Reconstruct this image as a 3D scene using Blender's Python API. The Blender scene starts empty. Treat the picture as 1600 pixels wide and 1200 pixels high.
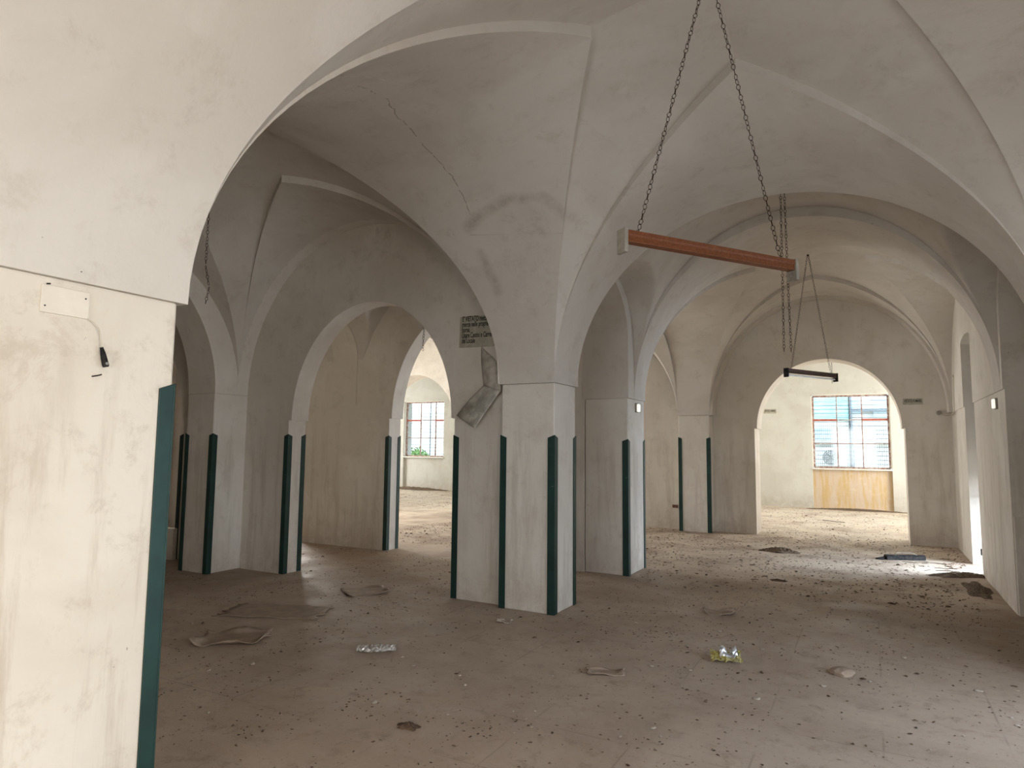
import bpy, bmesh, math, random
from mathutils import Vector, Matrix
random.seed(11)
PI = math.pi
SC = bpy.context.scene
COL = SC.collection

# ------------------------------------------------------------------ camera
cam_d = bpy.data.cameras.new('camera')
cam = bpy.data.objects.new('camera', cam_d); COL.objects.link(cam)
F = Vector((-0.47348, 0.87592, 0.09259)); R = Vector((0.88010, 0.47468, 0.00996)); U = Vector((0.03523, -0.08620, 0.99565))
M = Matrix.Identity(4)
for i in range(3):
    M[i][0] = R[i]; M[i][1] = U[i]; M[i][2] = -F[i]
M[2][3] = 1.6
cam.matrix_world = M
cam_d.sensor_width = 36.0
cam_d.lens = 36.0 * 1037.0 / 1600.0
cam_d.clip_start = 0.05
SC.camera = cam

# ------------------------------------------------------------------ world, lights, exposure
w = bpy.data.worlds.new('world'); SC.world = w; w.use_nodes = True
wn = w.node_tree
bg = wn.nodes['Background']
bg.inputs[0].default_value = (0.80, 0.90, 1.0, 1)
bg.inputs[1].default_value = 5.0
SC.view_settings.view_transform = 'Standard'
SC.view_settings.look = 'None'
SC.view_settings.gamma = 1.0
SC.view_settings.exposure = 0.0
SC.view_settings.use_curve_mapping = False
SC.cycles.max_bounces = 12
SC.cycles.diffuse_bounces = 9
SC.cycles.sample_clamp_indirect = 4.0
SC.cycles.caustics_reflective = False
SC.cycles.caustics_refractive = False

def daylight(name, loc, target, sx, sy, power, color, spread=180):
    """area lamp in place of daylight at a door or window; some are added"""
    l = bpy.data.lights.new(name, 'AREA'); l.shape = 'RECTANGLE'; l.size = sx; l.size_y = sy
    l.energy = power; l.color = color; l.spread = math.radians(spread)
    o = bpy.data.objects.new(name, l); COL.objects.link(o)
    o.location = loc
    o.rotation_euler = (Vector(target) - Vector(loc)).to_track_quat('-Z', 'Z').to_euler()
    return o
WARM = (1.0, 0.88, 0.72); COOL = (0.60, 0.76, 1.0); NEUT = (1.0, 0.975, 0.92)
daylight('daylight_yard_door', (2.62, 3.95, 1.25), (0.2, 3.75, -.9), 2.3, 2.3, 46, COOL, 130)
daylight('daylight_entrance', (2.62, -0.3, 1.45), (-2.3, 0.9, .55), 1.9, 2.5, 88, WARM, 120)
daylight('daylight_rear', (-0.9, -2.68, 1.7), (-0.9, 3, -.6), 2.2, 2.2, 30, NEUT, 120)
daylight('daylight_shutter_gap', (2.36, 11.0, 0.55), (0.4, 10.05, 0.15), 0.95, 0.90, 175, (0.70, 0.83, 1.0), 115)
daylight('fill_side_opening', (-11.95, 10.7, 1.9), (-7, 10.9, 1.2), 2.4, 1.8, 330, NEUT)  # added lamp at an unseen opening, brightens the left aisles
daylight('fill_back_east', (3.9, 17.0, 2.0), (-3, 17.0, 1.0), 3.0, 2.4, 360, (1, .95, .88))  # added lamp at an unseen east opening, brightens the rear room
daylight('fill_back_west', (-18.9, 17.0, 2.0), (-12, 17.0, 1.0), 3.0, 2.4, 330, (1, .95, .88))  # added like the east lamp, for the west end of the rear room
daylight('fill_back_middle', (-6.4, 19.92, 2.1), (-4.6, 12, 1.4), 2.6, 2.0, 520, NEUT)  # added lamp, sends extra light through the middle doorway into the hall
for nm, x, wd, z0, z1 in (('portal_right_window', -0.49, 1.9, 1.05, 3.06), ('portal_left_window', -14.5, 1.8, 1.1, 3.2)):
    o = daylight(nm, (x, 20.42, (z0 + z1) / 2), (x, 10, (z0 + z1) / 2), wd, z1 - z0, 1, (1, 1, 1))
    o.data.cycles.is_portal = True

# ------------------------------------------------------------------ materials
def sock(nt, kind, **kw):
    n = nt.nodes.new(kind)
    for k, v in kw.items():
        setattr(n, k, v)
    return n
def math_(nt, op, a, b=None, c=None, clamp=False):
    n = nt.nodes.new('ShaderNodeMath'); n.operation = op; n.use_clamp = clamp
    for i, v in enumerate((a, b, c)):
        if v is None: continue
        if isinstance(v, (int, float)): n.inputs[i].default_value = v
        else: nt.links.new(v, n.inputs[i])
    return n.outputs[0]
def noise(nt, vec, scale, detail=6, rough=.6, dist=0.0):
    n = nt.nodes.new('ShaderNodeTexNoise')
    n.inputs['Scale'].default_value = scale; n.inputs['Detail'].default_value = detail
    n.inputs['Roughness'].default_value = rough; n.inputs['Distortion'].default_value = dist
    nt.links.new(vec, n.inputs['Vector']); return n.outputs['Fac']
def mapr(nt, v, a, b, c=0., d=1.):
    n = nt.nodes.new('ShaderNodeMapRange'); nt.links.new(v, n.inputs[0])
    for i, x in enumerate((a, b, c, d)): n.inputs[i + 1].default_value = x
    n.interpolation_type = 'SMOOTHSTEP'
    return n.outputs[0]
def mix(nt, f, a, b):
    n = nt.nodes.new('ShaderNodeMix'); n.data_type = 'RGBA'
    if isinstance(f, (int, float)): n.inputs[0].default_value = f
    else: nt.links.new(f, n.inputs[0])
    for i, v in ((6, a), (7, b)):
        if isinstance(v, tuple): n.inputs[i].default_value = (*v, 1)
        else: nt.links.new(v, n.inputs[i])
    return n.outputs[2]
def base(name, rough=.8, color=(.5, .5, .5), metal=0., spec=.3):
    m = bpy.data.materials.new(name); m.use_nodes = True
    b = m.node_tree.nodes['Principled BSDF']
    b.inputs['Base Color'].default_value = (*color, 1); b.inputs['Roughness'].default_value = rough
    b.inputs['Metallic'].default_value = metal; b.inputs['Specular IOR Level'].default_value = spec
    return m, m.node_tree, b
def pos(nt, sx=1, sy=1, sz=1):
    g = nt.nodes.new('ShaderNodeNewGeometry')
    mp = nt.nodes.new('ShaderNodeMapping'); mp.inputs['Scale'].default_value = (sx, sy, sz)
    nt.links.new(g.outputs['Position'], mp.inputs['Vector']); return mp.outputs[0], g
def bump(nt, b, h, strength=.2, dist=.02):
    n = nt.nodes.new('ShaderNodeBump'); n.inputs['Strength'].default_value = strength; n.inputs['Distance'].default_value = dist
    nt.links.new(h, n.inputs['Height']); nt.links.new(n.outputs[0], b.inputs['Normal'])

def seg_dist(nt, p, A, B):
    def vm(op, a, b):
        n = nt.nodes.new('ShaderNodeVectorMath'); n.operation = op
        for i, v in enumerate((a, b)):
            if isinstance(v, (tuple, Vector)): n.inputs[i].default_value = tuple(v)
            else: nt.links.new(v, n.inputs[i])
        return n
    A = Vector(A); B = Vector(B); d = B - A
    pa = vm('SUBTRACT', p, A).outputs[0]
    h = math_(nt, 'DIVIDE', vm('DOT_PRODUCT', pa, d).outputs['Value'], d.length_squared, clamp=True)
    sc = nt.nodes.new('ShaderNodeVectorMath'); sc.operation = 'SCALE'; sc.inputs[0].default_value = tuple(d); nt.links.new(h, sc.inputs['Scale'])
    e = vm('SUBTRACT', pa, sc.outputs[0])
    ln = nt.nodes.new('ShaderNodeVectorMath'); ln.operation = 'LENGTH'; nt.links.new(e.outputs[0], ln.inputs[0])
    return ln.outputs['Value']

def plaster(name, col=(.675, .64, .58), dirt=(.36, .30, .24), amount=1.0, cracks=False, streak=1.0):
    m, nt, b = base(name, .92, col, spec=.15)
    p, g = pos(nt)
    ps, _ = pos(nt, 5, 5, .55)
    big = noise(nt, p, .9, 5, .6, .4)
    c = mix(nt, mapr(nt, big, .38, .6, 0, .8), col, tuple(x * y for x, y in zip(col, (.88, .86, .84))))
    med = noise(nt, p, 4.3, 10, .76, .25)
    c = mix(nt, mapr(nt, med, .51, .68, 0, .26 * amount), c, dirt)
    st = noise(nt, ps, 1.3, 7, .7, .2)
    sx = nt.nodes.new('ShaderNodeSeparateXYZ'); nt.links.new(g.outputs['Position'], sx.inputs[0])
    low = mapr(nt, sx.outputs[2], 2.15, 1.3, .12, 1)
    c = mix(nt, math_(nt, 'MULTIPLY', mapr(nt, st, .46, .66, 0, .36 * streak), low), c, dirt)
    foot = mapr(nt, sx.outputs[2], .5, 0.0, 0, .35)
    c = mix(nt, math_(nt, 'MULTIPLY', foot, mapr(nt, med, .3, .6)), c, (.33, .25, .19))
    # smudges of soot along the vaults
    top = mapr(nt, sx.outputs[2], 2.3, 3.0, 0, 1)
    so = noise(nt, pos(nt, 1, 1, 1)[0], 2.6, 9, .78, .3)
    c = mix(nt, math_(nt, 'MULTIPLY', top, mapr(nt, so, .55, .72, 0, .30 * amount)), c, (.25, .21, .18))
    fleck = noise(nt, p, 26, 2, .5)
    c = mix(nt, mapr(nt, fleck, .78, .80, 0, .55), c, (.16, .12, .10))
    if cracks:
        pn = nt.nodes.new('ShaderNodeTexNoise'); pn.inputs['Scale'].default_value = 9; pn.inputs['Detail'].default_value = 4
        nt.links.new(p, pn.inputs['Vector'])
        v1 = nt.nodes.new('ShaderNodeVectorMath'); v1.operation = 'MULTIPLY_ADD'
        nt.links.new(pn.outputs['Color'], v1.inputs[0]); v1.inputs[1].default_value = (.07, .07, .07)
        v2 = nt.nodes.new('ShaderNodeVectorMath'); v2.operation = 'ADD'; v2.inputs[1].default_value = (-.035,) * 3
        nt.links.new(p, v2.inputs[0]); nt.links.new(v2.outputs[0], v1.inputs[2])
        pts = [(-2.639, 2.739, 3.725), (-2.882, 3.17, 3.939), (-2.926, 3.516, 4.03), (-3.068, 3.82, 4.06), (-3.073, 3.985, 4.058), (-3.125, 4.21, 4.034), (-3.131, 4.495, 3.968), (-3.123, 4.704, 3.891), (-3.171, 5.03, 3.714)]
        d = None
        for A, B in zip(pts, pts[1:]):
            s = seg_dist(nt, v1.outputs[0], A, B)
            d = s if d is None else math_(nt, 'MINIMUM', d, s)
        c = mix(nt, mapr(nt, d, .002, .008, .6, 0), c, (.12, .09, .07))
        d2 = seg_dist(nt, p, (-3.275, 5.20, 3.585), (-2.363, 5.307, 3.501))
        c = mix(nt, mapr(nt, d2, .002, .006, .4, 0), c, (.2, .16, .13))
        d3 = None
        for A, B in (((-3.27, 5.15, 3.64), (-3.125, 5.067, 3.688)), ((-3.125, 5.067, 3.688), (-2.763, 4.959, 3.759)), ((-2.763, 4.959, 3.759), (-2.409, 5.003, 3.742)), ((-2.409, 5.003, 3.742), (-2.25, 5.241, 3.58)), ((-3.25, 5.35, 3.45), (-3.2, 5.6, 3.1))):
            q = seg_dist(nt, v1.outputs[0], A, B); d3 = q if d3 is None else math_(nt, 'MINIMUM', d3, q)
        c = mix(nt, math_(nt, 'MULTIPLY', mapr(nt, d3, .0, .09, .5, 0), mapr(nt, med, .35, .6, .3, 1)), c, (.27, .22, .18))
    nt.links.new(c, b.inputs['Base Color'])
    bh = math_(nt, 'ADD', noise(nt, p, 5, 4, .5), math_(nt, 'MULTIPLY', noise(nt, p, 40, 4, .6), .18))
    bump(nt, b, bh, .28, .02)
    return m
M_PL = plaster('aged_white_plaster')
M_PLV = plaster('dimmed_vault_plaster', col=(.60, .568, .52))  # wall plaster again, darkened so the vault's shade sits in the colour
M_PLC = plaster('dimmed_cracked_plaster', col=(.60, .568, .52), cracks=True)  # same darkened colour with the vault shade in it, plus drawn cracks
M_PLN = plaster('stained_near_plaster', col=(.66, .615, .54), dirt=(.40, .33, .26), amount=1.7, streak=1.5)
M_PLB = plaster('cleaner_back_plaster', col=(.60, .605, .565), amount=.7, streak=.25)

def floor_mat():
    m, nt, b = base('dusty_concrete', .75, (.2, .16, .13), spec=.35)
    p, g = pos(nt)
    c = mix(nt, mapr(nt, noise(nt, p, .55, 6, .6, .6), .35, .68), (.330, .250, .190), (.420, .335, .262))
    c = mix(nt, mapr(nt, noise(nt, p, 6.5, 10, .78, .3), .50, .66, 0, .55), c, (.22, .16, .12))
    c = mix(nt, mapr(nt, noise(nt, p, 60, 3, .6), .60, .72, 0, .55), c, (.42, .36, .29))
    c = mix(nt, mapr(nt, noise(nt, p, 34, 4, .6), .60, .72, 0, .55), c, (.11, .08, .06))
    sx = nt.nodes.new('ShaderNodeSeparateXYZ'); nt.links.new(g.outputs['Position'], sx.inputs[0])
    # faint square joints
    jx = math_(nt, 'ABSOLUTE', math_(nt, 'SUBTRACT', math_(nt, 'FRACT', math_(nt, 'MULTIPLY', sx.outputs[0], 1 / .6)), .5))
    jy = math_(nt, 'ABSOLUTE', math_(nt, 'SUBTRACT', math_(nt, 'FRACT', math_(nt, 'MULTIPLY', sx.outputs[1], 1 / .6)), .5))
    j = mapr(nt, math_(nt, 'MAXIMUM', jx, jy), .485, .497, 0, .35)
    j = math_(nt, 'MULTIPLY', j, mapr(nt, noise(nt, p, 1.1, 4, .6), .45, .62))
    c = mix(nt, j, c, (.12, .09, .07))
    # paler patches beyond the halfway piers, palest in the rear room
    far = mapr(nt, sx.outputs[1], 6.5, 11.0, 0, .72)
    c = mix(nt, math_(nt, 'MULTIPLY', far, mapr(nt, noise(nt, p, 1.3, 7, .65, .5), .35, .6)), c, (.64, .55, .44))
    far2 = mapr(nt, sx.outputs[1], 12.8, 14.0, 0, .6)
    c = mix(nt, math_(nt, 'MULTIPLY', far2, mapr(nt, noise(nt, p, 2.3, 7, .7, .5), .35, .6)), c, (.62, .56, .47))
    nt.links.new(c, b.inputs['Base Color'])
    r = mapr(nt, noise(nt, p, 2.5, 5, .6), .3, .7, .50, .82)
    nt.links.new(r, b.inputs['Roughness'])
    bump(nt, b, math_(nt, 'ADD', noise(nt, p, 14, 6, .7), math_(nt, 'MULTIPLY', noise(nt, p, 120, 3, .6), .3)), .35, .012)
    return m
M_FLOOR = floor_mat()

def noisy(name, c1, c2, scale=8, rough=.7, metal=0., spec=.3, b_=.1, stretch=(1, 1, 1)):
    m, nt, b = base(name, rough, c1, metal, spec)
    tc = nt.nodes.new('ShaderNodeTexCoord'); mp = nt.nodes.new('ShaderNodeMapping'); mp.inputs['Scale'].default_value = stretch
    nt.links.new(tc.outputs['Object'], mp.inputs[0])
    f = noise(nt, mp.outputs[0], scale, 6, .65, .3)
    nt.links.new(mix(nt, mapr(nt, f, .38, .66), c1, c2), b.inputs['Base Color'])
    bump(nt, b, f, b_, .01)
    return m
def guard_mat():
    m, nt, b = base('dark_green_paint', .5, (.012, .055, .042), spec=.4)
    tc = nt.nodes.new('ShaderNodeTexCoord')
    f = noise(nt, tc.outputs['Object'], 30, 4, .6); g = noise(nt, tc.outputs['Object'], 3, 4, .6)
    c = mix(nt, mapr(nt, g, .35, .65), (.004, .022, .018), (.008, .038, .031))
    c = mix(nt, mapr(nt, f, .72, .76), c, (.30, .33, .30))
    nt.links.new(c, b.inputs['Base Color']); bump(nt, b, g, .1, .01)
    return m
M_GREEN = guard_mat()
M_WOOD = noisy('brown_varnished_wood', (.125, .036, .011), (.19, .064, .020), 6, .55, stretch=(1, 14, 14))
M_DWOOD = noisy('dark_brown_casing', (.05, .028, .022), (.08, .045, .035), 6, .55)
M_CAP = noisy('grey_end_cap', (.22, .20, .165), (.32, .29, .24), 12, .6)
M_TUBE = noisy('white_tube_glass', (.85, .87, .9), (.8, .83, .87), 4, .3)
M_CHAIN = noisy('rusty_chain', (.035, .02, .014), (.075, .04, .025), 40, .6, .6)
M_SIGN = noisy('yellowed_sign_board', (.34, .32, .26), (.44, .42, .34), 9, .6)
M_INK = noisy('black_sign_ink', (.02, .02, .02), (.035, .033, .03), 30, .6)
M_SHEET = noisy('torn_grey_sheet', (.27, .255, .22), (.50, .47, .41), 5, .6)
M_PLATE = noisy('painted_cover_plate', (.66, .61, .53), (.70, .655, .57), 9, .6)
M_CABLE = noisy('beige_cable', (.42, .38, .30), (.55, .5, .4), 9, .6)
M_BLACK = noisy('black_plastic', (.012, .012, .013), (.04, .037, .034), 20, .8, spec=.1)
M_CARD = noisy('dusty_cardboard', (.26, .195, .145), (.33, .25, .185), 9, .8)
M_CHIP = noisy('plaster_crumb', (.32, .265, .21), (.44, .38, .31), 30, .9)
M_LEAF = noisy('dry_leaf_bits', (.05, .03, .019), (.16, .10, .06), 5, .85)
M_GRIT = noisy('tan_plaster_grit', (.36, .28, .20), (.50, .42, .33), 30, .9)
M_LITTER = noisy('dark_dirt', (.10, .072, .05), (.20, .145, .10), 40, .95, b_=.5)
M_YEL = noisy('yellow_crumpled_wrapper', (.33, .27, .06), (.42, .38, .2), 20, .4)
M_SILV = noisy('silver_lining', (.45, .45, .46), (.7, .7, .7), 30, .28, .7)
M_FILM = noisy('clear_plastic_film', (.30, .27, .24), (.75, .73, .70), 26, .15, .3, .8)
M_WINF = noisy('rusty_window_frame', (.27, .13, .095), (.52, .46, .42), 14, .7)
M_WINW = noisy('white_window_surround', (.78, .77, .72), (.68, .66, .6), 6, .7)
M_IRON = noisy('grey_iron_bars', (.20, .23, .26), (.30, .33, .36), 20, .6, .2)
M_FAC = noisy('pale_house_front', (.80, .80, .76), (.72, .72, .69), 1.5, .9)
M_TURQ = noisy('turquoise_shutter', (.42, .74, .78), (.52, .82, .84), 2.5, .7)
M_LBLUE = noisy('pale_blue_panel', (.60, .76, .86), (.70, .82, .88), 2, .7)
M_AC = noisy('white_ac_casing', (.70, .70, .68), (.6, .6, .58), 5, .5)
M_ACF = noisy('dark_fan_grille', (.16, .17, .18), (.22, .22, .22), 5, .5)
M_GRND = noisy('street_paving', (.50, .48, .44), (.42, .40, .37), 1.2, .9)
M_BUSH = noisy('bright_green_leaves', (.13, .30, .05), (.22, .42, .08), 9, .7)
M_STEM = noisy('brown_stem', (.12, .08, .05), (.16, .11, .07), 9, .8)
M_SHUT = noisy('grey_roller_shutter', (.33, .35, .38), (.24, .26, .29), 3, .7, b_=.3)
M_LAMPG, nt_, b_ = base('opal_lamp_glass', .4, (.85, .84, .78), spec=.4)
b_.inputs['Emission Color'].default_value = (1, .97, .88, 1); b_.inputs['Emission Strength'].default_value = .75
M_BRICK = noisy('brown_socket', (.10, .05, .03), (.14, .07, .05), 20, .7)
def glass():
    m, nt, b = base('dusty_window_glass', .05, (.9, .95, .95), spec=.3)
    for n in list(nt.nodes):
        if n.type != 'OUTPUT_MATERIAL': nt.nodes.remove(n)
    out = [n for n in nt.nodes if n.type == 'OUTPUT_MATERIAL'][0]
    t = nt.nodes.new('ShaderNodeBsdfTransparent'); t.inputs[0].default_value = (.93, .97, .98, 1)
    d = nt.nodes.new('ShaderNodeBsdfGlossy'); d.inputs['Roughness'].default_value = .05
    mx = nt.nodes.new('ShaderNodeMixShader'); mx.inputs[0].default_value = .05
    nt.links.new(t.outputs[0], mx.inputs[1]); nt.links.new(d.outputs[0], mx.inputs[2]); nt.links.new(mx.outputs[0], out.inputs[0])
    return m
M_GLASS = glass()
def ochre():
    m, nt, b = base('water_stained_ochre_panel', .9, (.6, .5, .35), spec=.15)
    p, g = pos(nt, 6, 1, .7)
    c = mix(nt, mapr(nt, noise(nt, p, 1.6, 6, .6, .3), .42, .62), (.60, .50, .40), (.57, .42, .22))
    p2, _ = pos(nt)
    c = mix(nt, mapr(nt, noise(nt, p2, 4, 7, .7), .5, .75, 0, .6), c, (.70, .64, .52))
    nt.links.new(c, b.inputs['Base Color']); bump(nt, b, noise(nt, p2, 12, 5, .6), .2, .02)
    return m
M_OCHRE = ochre()

# ------------------------------------------------------------------ mesh helpers
class MB:
    def __init__(s): s.v = []; s.f = []; s.sm = []
    def add(s, vs, fs, smooth=False):
        o = len(s.v); s.v += [tuple(p) for p in vs]
        for f in fs: s.f.append([i + o for i in f]); s.sm.append(smooth)
        return s
    def quad(s, a, b, c, d, smooth=False): return s.add([a, b, c, d], [(0, 1, 2, 3)], smooth)
    def box(s, x0, x1, y0, y1, z0, z1):
        v = [(x, y, z) for x in (x0, x1) for y in (y0, y1) for z in (z0, z1)]
        return s.add(v, [(0, 1, 3, 2), (4, 6, 7, 5), (0, 4, 5, 1), (2, 3, 7, 6), (0, 2, 6, 4), (1, 5, 7, 3)])
    def obox(s, c, ax, ay, az):
        c = Vector(c); v = [c + i * Vector(ax) + j * Vector(ay) + k * Vector(az) for i in (-1, 1) for j in (-1, 1) for k in (-1, 1)]
        return s.add(v, [(0, 1, 3, 2), (4, 6, 7, 5), (0, 4, 5, 1), (2, 3, 7, 6), (0, 2, 6, 4), (1, 5, 7, 3)])
    def grid(s, rows, smooth=True, closed=False):
        n = len(rows[0]); vs = [p for r in rows for p in r]; fs = []
        for i in range(len(rows) - 1):
            for j in range(n if closed else n - 1):
                k = (j + 1) % n
                fs.append((i * n + j, i * n + k, (i + 1) * n + k, (i + 1) * n + j))
        return s.add(vs, fs, smooth)
    def tube(s, pts, r, n=8, smooth=True, caps=True):
        pts = [Vector(p) for p in pts]; rows = []
        up = Vector((0, 0, 1))
        for i, p in enumerate(pts):
            d = (pts[min(i + 1, len(pts) - 1)] - pts[max(i - 1, 0)]).normalized()
            a = d.cross(up);
            if a.length < .05: a = d.cross(Vector((1, 0, 0)))
            a.normalize(); b = d.cross(a).normalized()
            rr = r[i] if isinstance(r, (list, tuple)) else r
            rows.append([p + (a * math.cos(t * 2 * PI / n) + b * math.sin(t * 2 * PI / n)) * rr for t in range(n)])
        s.grid(rows, smooth, True)
        if caps:
            s.add(rows[0], [tuple(range(n))[::-1]]); s.add(rows[-1], [tuple(range(n))])
        return s
    def build(s, name, mat, parent=None, loc=None, bevel=0):
        me = bpy.data.meshes.new(name); me.from_pydata(s.v, [], s.f)
        me.polygons.foreach_set('use_smooth', s.sm); me.materials.append(mat); me.update()
        o = bpy.data.objects.new(name, me); COL.objects.link(o)
        if loc is not None:                       # move the origin to loc, geometry given in world space
            me.transform(Matrix.Translation(-Vector(loc))); o.location = loc
        if parent: 
            o.parent = parent
        if bevel:
            b = o.modifiers.new('bevel', 'BEVEL'); b.width = bevel; b.segments = 2; b.limit_method = 'ANGLE'
        return o
def structure(o): o['kind'] = 'structure'; return o
def tag(o, label, cat, group=None, kind=None):
    o['label'] = label; o['category'] = cat
    if group: o['group'] = group
    if kind: o['kind'] = kind
    return o
def empty(name, loc, label, cat, group=None, rz=0):
    o = bpy.data.objects.new(name, None); COL.objects.link(o); o.location = loc; o.rotation_euler = (0, 0, rz)
    o.empty_display_size = .1
    return tag(o, label, cat, group)

ZI = 2.22
def arch_wall(mb, axis, t0, t1, u0, u1, zb, zt, ops, n=40):
    """wall along u with thickness t0..t1; ops = (a, b, spring, rise, overhang); axis 'y': u runs along Y (thickness in X)"""
    P = (lambda t, u, z: (t, u, z)) if axis == 'y' else (lambda t, u, z: (u, t, z))
    cur = u0
    def solid(a, b, z0, z1):
        if b - a < 1e-5: return
        for t in (t0, t1):
            mb.quad(P(t, a, z0), P(t, b, z0), P(t, b, z1), P(t, a, z1))
        mb.quad(P(t0, a, z0), P(t1, a, z0), P(t1, b, z0), P(t0, b, z0))
    for a, b, zs, r, ov in sorted(ops):
        solid(cur, a, zb, zt)
        for e, sgn in ((a, 1), (b, -1)):
            if zs > zb + 1e-4:
                mb.quad(P(t0, e, zb), P(t1, e, zb), P(t1, e, zs), P(t0, e, zs))
            if ov:
                mb.quad(P(t0, e, zs), P(t1, e, zs), P(t1, e + sgn * ov, zs), P(t0, e + sgn * ov, zs))
                mb_t = zt
                for t in (t0, t1):
                    mb.quad(P(t, e, zs), P(t, e + sgn * ov, zs), P(t, e + sgn * ov, zt), P(t, e, zt))
        c = (a + b) / 2; h = (b - a) / 2 - ov
        arc = [(c - h * math.cos(PI * i / n), zs + r * math.sin(PI * i / n)) for i in range(n + 1)]
        for (ua, za), (ub, zz) in zip(arc, arc[1:]):
            for t in (t0, t1):
                mb.quad(P(t, ua, za), P(t, ub, zz), P(t, ub, zt), P(t, ua, zt))
        mb.grid([[P(t0, u, z) for u, z in arc], [P(t1, u, z) for u, z in arc]], True)
        cur = b
    solid(cur, u1, zb, zt)
    for e in (u0, u1):
        mb.quad(P(t0, e, zb), P(t1, e, zb), P(t1, e, zt), P(t0, e, zt))
    mb.quad(P(t0, u0, zt), P(t1, u0, zt), P(t1, u1, zt), P(t0, u1, zt))

def star_bay(mb, x0, x1, y0, y1, rW, rE, rS, rN, rt=2.06, zi=ZI, tip=1.17, step=.075, bulge=.10, n=26):
    """star vault: four barrel webs that end in points, and a raised four-pointed star between them"""
    cx, cy, a, b = (x0 + x1) / 2, (y0 + y1) / 2, (x1 - x0) / 2, (y1 - y0) / 2
    tx, ty = (a - tip) / a, (b - tip) / b
    def web(side):
        r = {'W': rW, 'E': rE, 'S': rS, 'N': rN}[side]; rows = []
        for k in range(n + 1):
            row = []
            for j in range(2 * n + 1):
                v = -math.cos(PI * j / (2 * n)); q = k / n
                d = q * (1 - abs(v)); z = zi + math.sqrt(max(0, 1 - v * v)) * (r + (rt - r) * d * d)
                if side in 'WE':
                    u = 1 - (1 - tx) * d; s = 1 if side == 'E' else -1
                    row.append((cx + s * a * u, cy + b * v, z))
                else:
                    u = 1 - (1 - ty) * d; s = 1 if side == 'N' else -1
                    row.append((cx + a * v, cy + s * b * u, z))
            rows.append(row)
        mb.grid(rows)
    for s_ in 'WESN': web(s_)
    def cap_point(p, q, sx, sy):
        u = (p * (1 - q)) * tx + p * q; v = p * q + (1 - p) * q * ty
        r1 = rE if sx > 0 else rW; r2 = rN if sy > 0 else rS
        rho = p * q; w1 = (1 - q + 1e-6) / ((1 - p) + (1 - q) + 2e-6)
        rr = r1 * w1 + r2 * (1 - w1); rr = rr + (rt - rr) * (1 - rho) ** 2
        z = zi + rr * math.sqrt(max(0, 1 - rho * rho)) + step * (1 - rho * rho) + bulge * (1 - p * p) * (1 - q * q)
        return (cx + sx * a * u, cy + sy * b * v, z), rho, rr
    for sx in (-1, 1):
        for sy in (-1, 1):
            rows = []
            for i in range(n + 1):
                p = math.sin(PI / 2 * i / n)
                rows.append([cap_point(p, math.sin(PI / 2 * j / n), sx, sy)[0] for j in range(n + 1)])
            mb.grid(rows)
            for edge in (0, 1):
                top, bot = [], []
                for j in range(n + 1):
                    t = math.sin(PI / 2 * j / n)
                    (x, y, z), rho, rr = cap_point(1, t, sx, sy) if edge == 0 else cap_point(t, 1, sx, sy)
                    top.append((x, y, z)); bot.append((x, y, z - step * (1 - rho * rho)))
                mb.grid([top, bot])

def groin_bay(mb, x0, x1, y0, y1, rx, ry, zi=ZI, n=64, zy=2.95):
    """plain cross vault over a narrow bay, spanning X with rise rx, side lunettes with rise ry"""
    cx, cy, a, b = (x0 + x1) / 2, (y0 + y1) / 2, (x1 - x0) / 2, (y1 - y0) / 2
    rows = []
    for i in range(2 * n + 1):
        u = -math.cos(PI * i / (2 * n)); row = []
        for j in range(n + 1):
            v = -math.cos(PI * j / n)
            row.append((cx + a * u, cy + b * v, max(zi + rx * math.sqrt(max(0, 1 - u * u)), zy + ry * math.sqrt(max(0, 1 - v * v)))))
        rows.append(row)
    mb.grid(rows)

ZT = 5.1
# plan lines
NW, NE = -2.695, 1.185           # nave
BW_, BE = -7.19, -3.315         # middle aisle
CW, CE = -11.7, -7.70          # far aisle
# ------------------------------------------------------------------ floor
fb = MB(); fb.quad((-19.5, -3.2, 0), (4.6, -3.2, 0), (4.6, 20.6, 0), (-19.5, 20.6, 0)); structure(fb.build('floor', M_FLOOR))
# ------------------------------------------------------------------ ceilings
cb = MB()
star_bay(cb, NW, NE, -2.75, 0.95, 1.84, 1.84, 1.75, 1.75)
star_bay(cb, NW, NE, 1.90, 5.85, 1.84, 1.84, 1.75, 1.735)
groin_bay(cb, NW, NE, 6.43, 8.34, 2.24, .78)
star_bay(cb, NW, NE, 8.80, 12.93, 1.84, 1.84, 2.15, 2.12, rt=2.16)
star_bay(cb, BW_, BE, 1.90, 5.85, 1.84, 1.84, 1.9, 2.0)
groin_bay(cb, BW_, BE, 6.28, 8.10, 2.1, .8)
star_bay(cb, BW_, BE, 8.38, 12.93, 1.84, 1.84, 1.95, 1.95)
star_bay(cb, CW, CE, 1.90, 6.0, 1.84, 1.84, 1.9, 1.9)
groin_bay(cb, CW, CE, 6.28, 8.10, 2.1, .8)
star_bay(cb, CW, CE, 8.38, 13.26, 1.84, 1.84, 1.95, 1.95)
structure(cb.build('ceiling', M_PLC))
rb = MB(); rb.box(-19.6, 4.6, 13.5, 20.8, 4.6, 4.8); rb.box(-19.6, 4.6, -3.4, 13.6, 5.1, 5.3); rb.box(1.75, 4.0, 5.9, 13.3, 3.3, 3.4)  # rear-room ceiling, plus an unseen slab over the vaults added to block sky light
structure(rb.build('ceiling', M_PLB))

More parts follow.
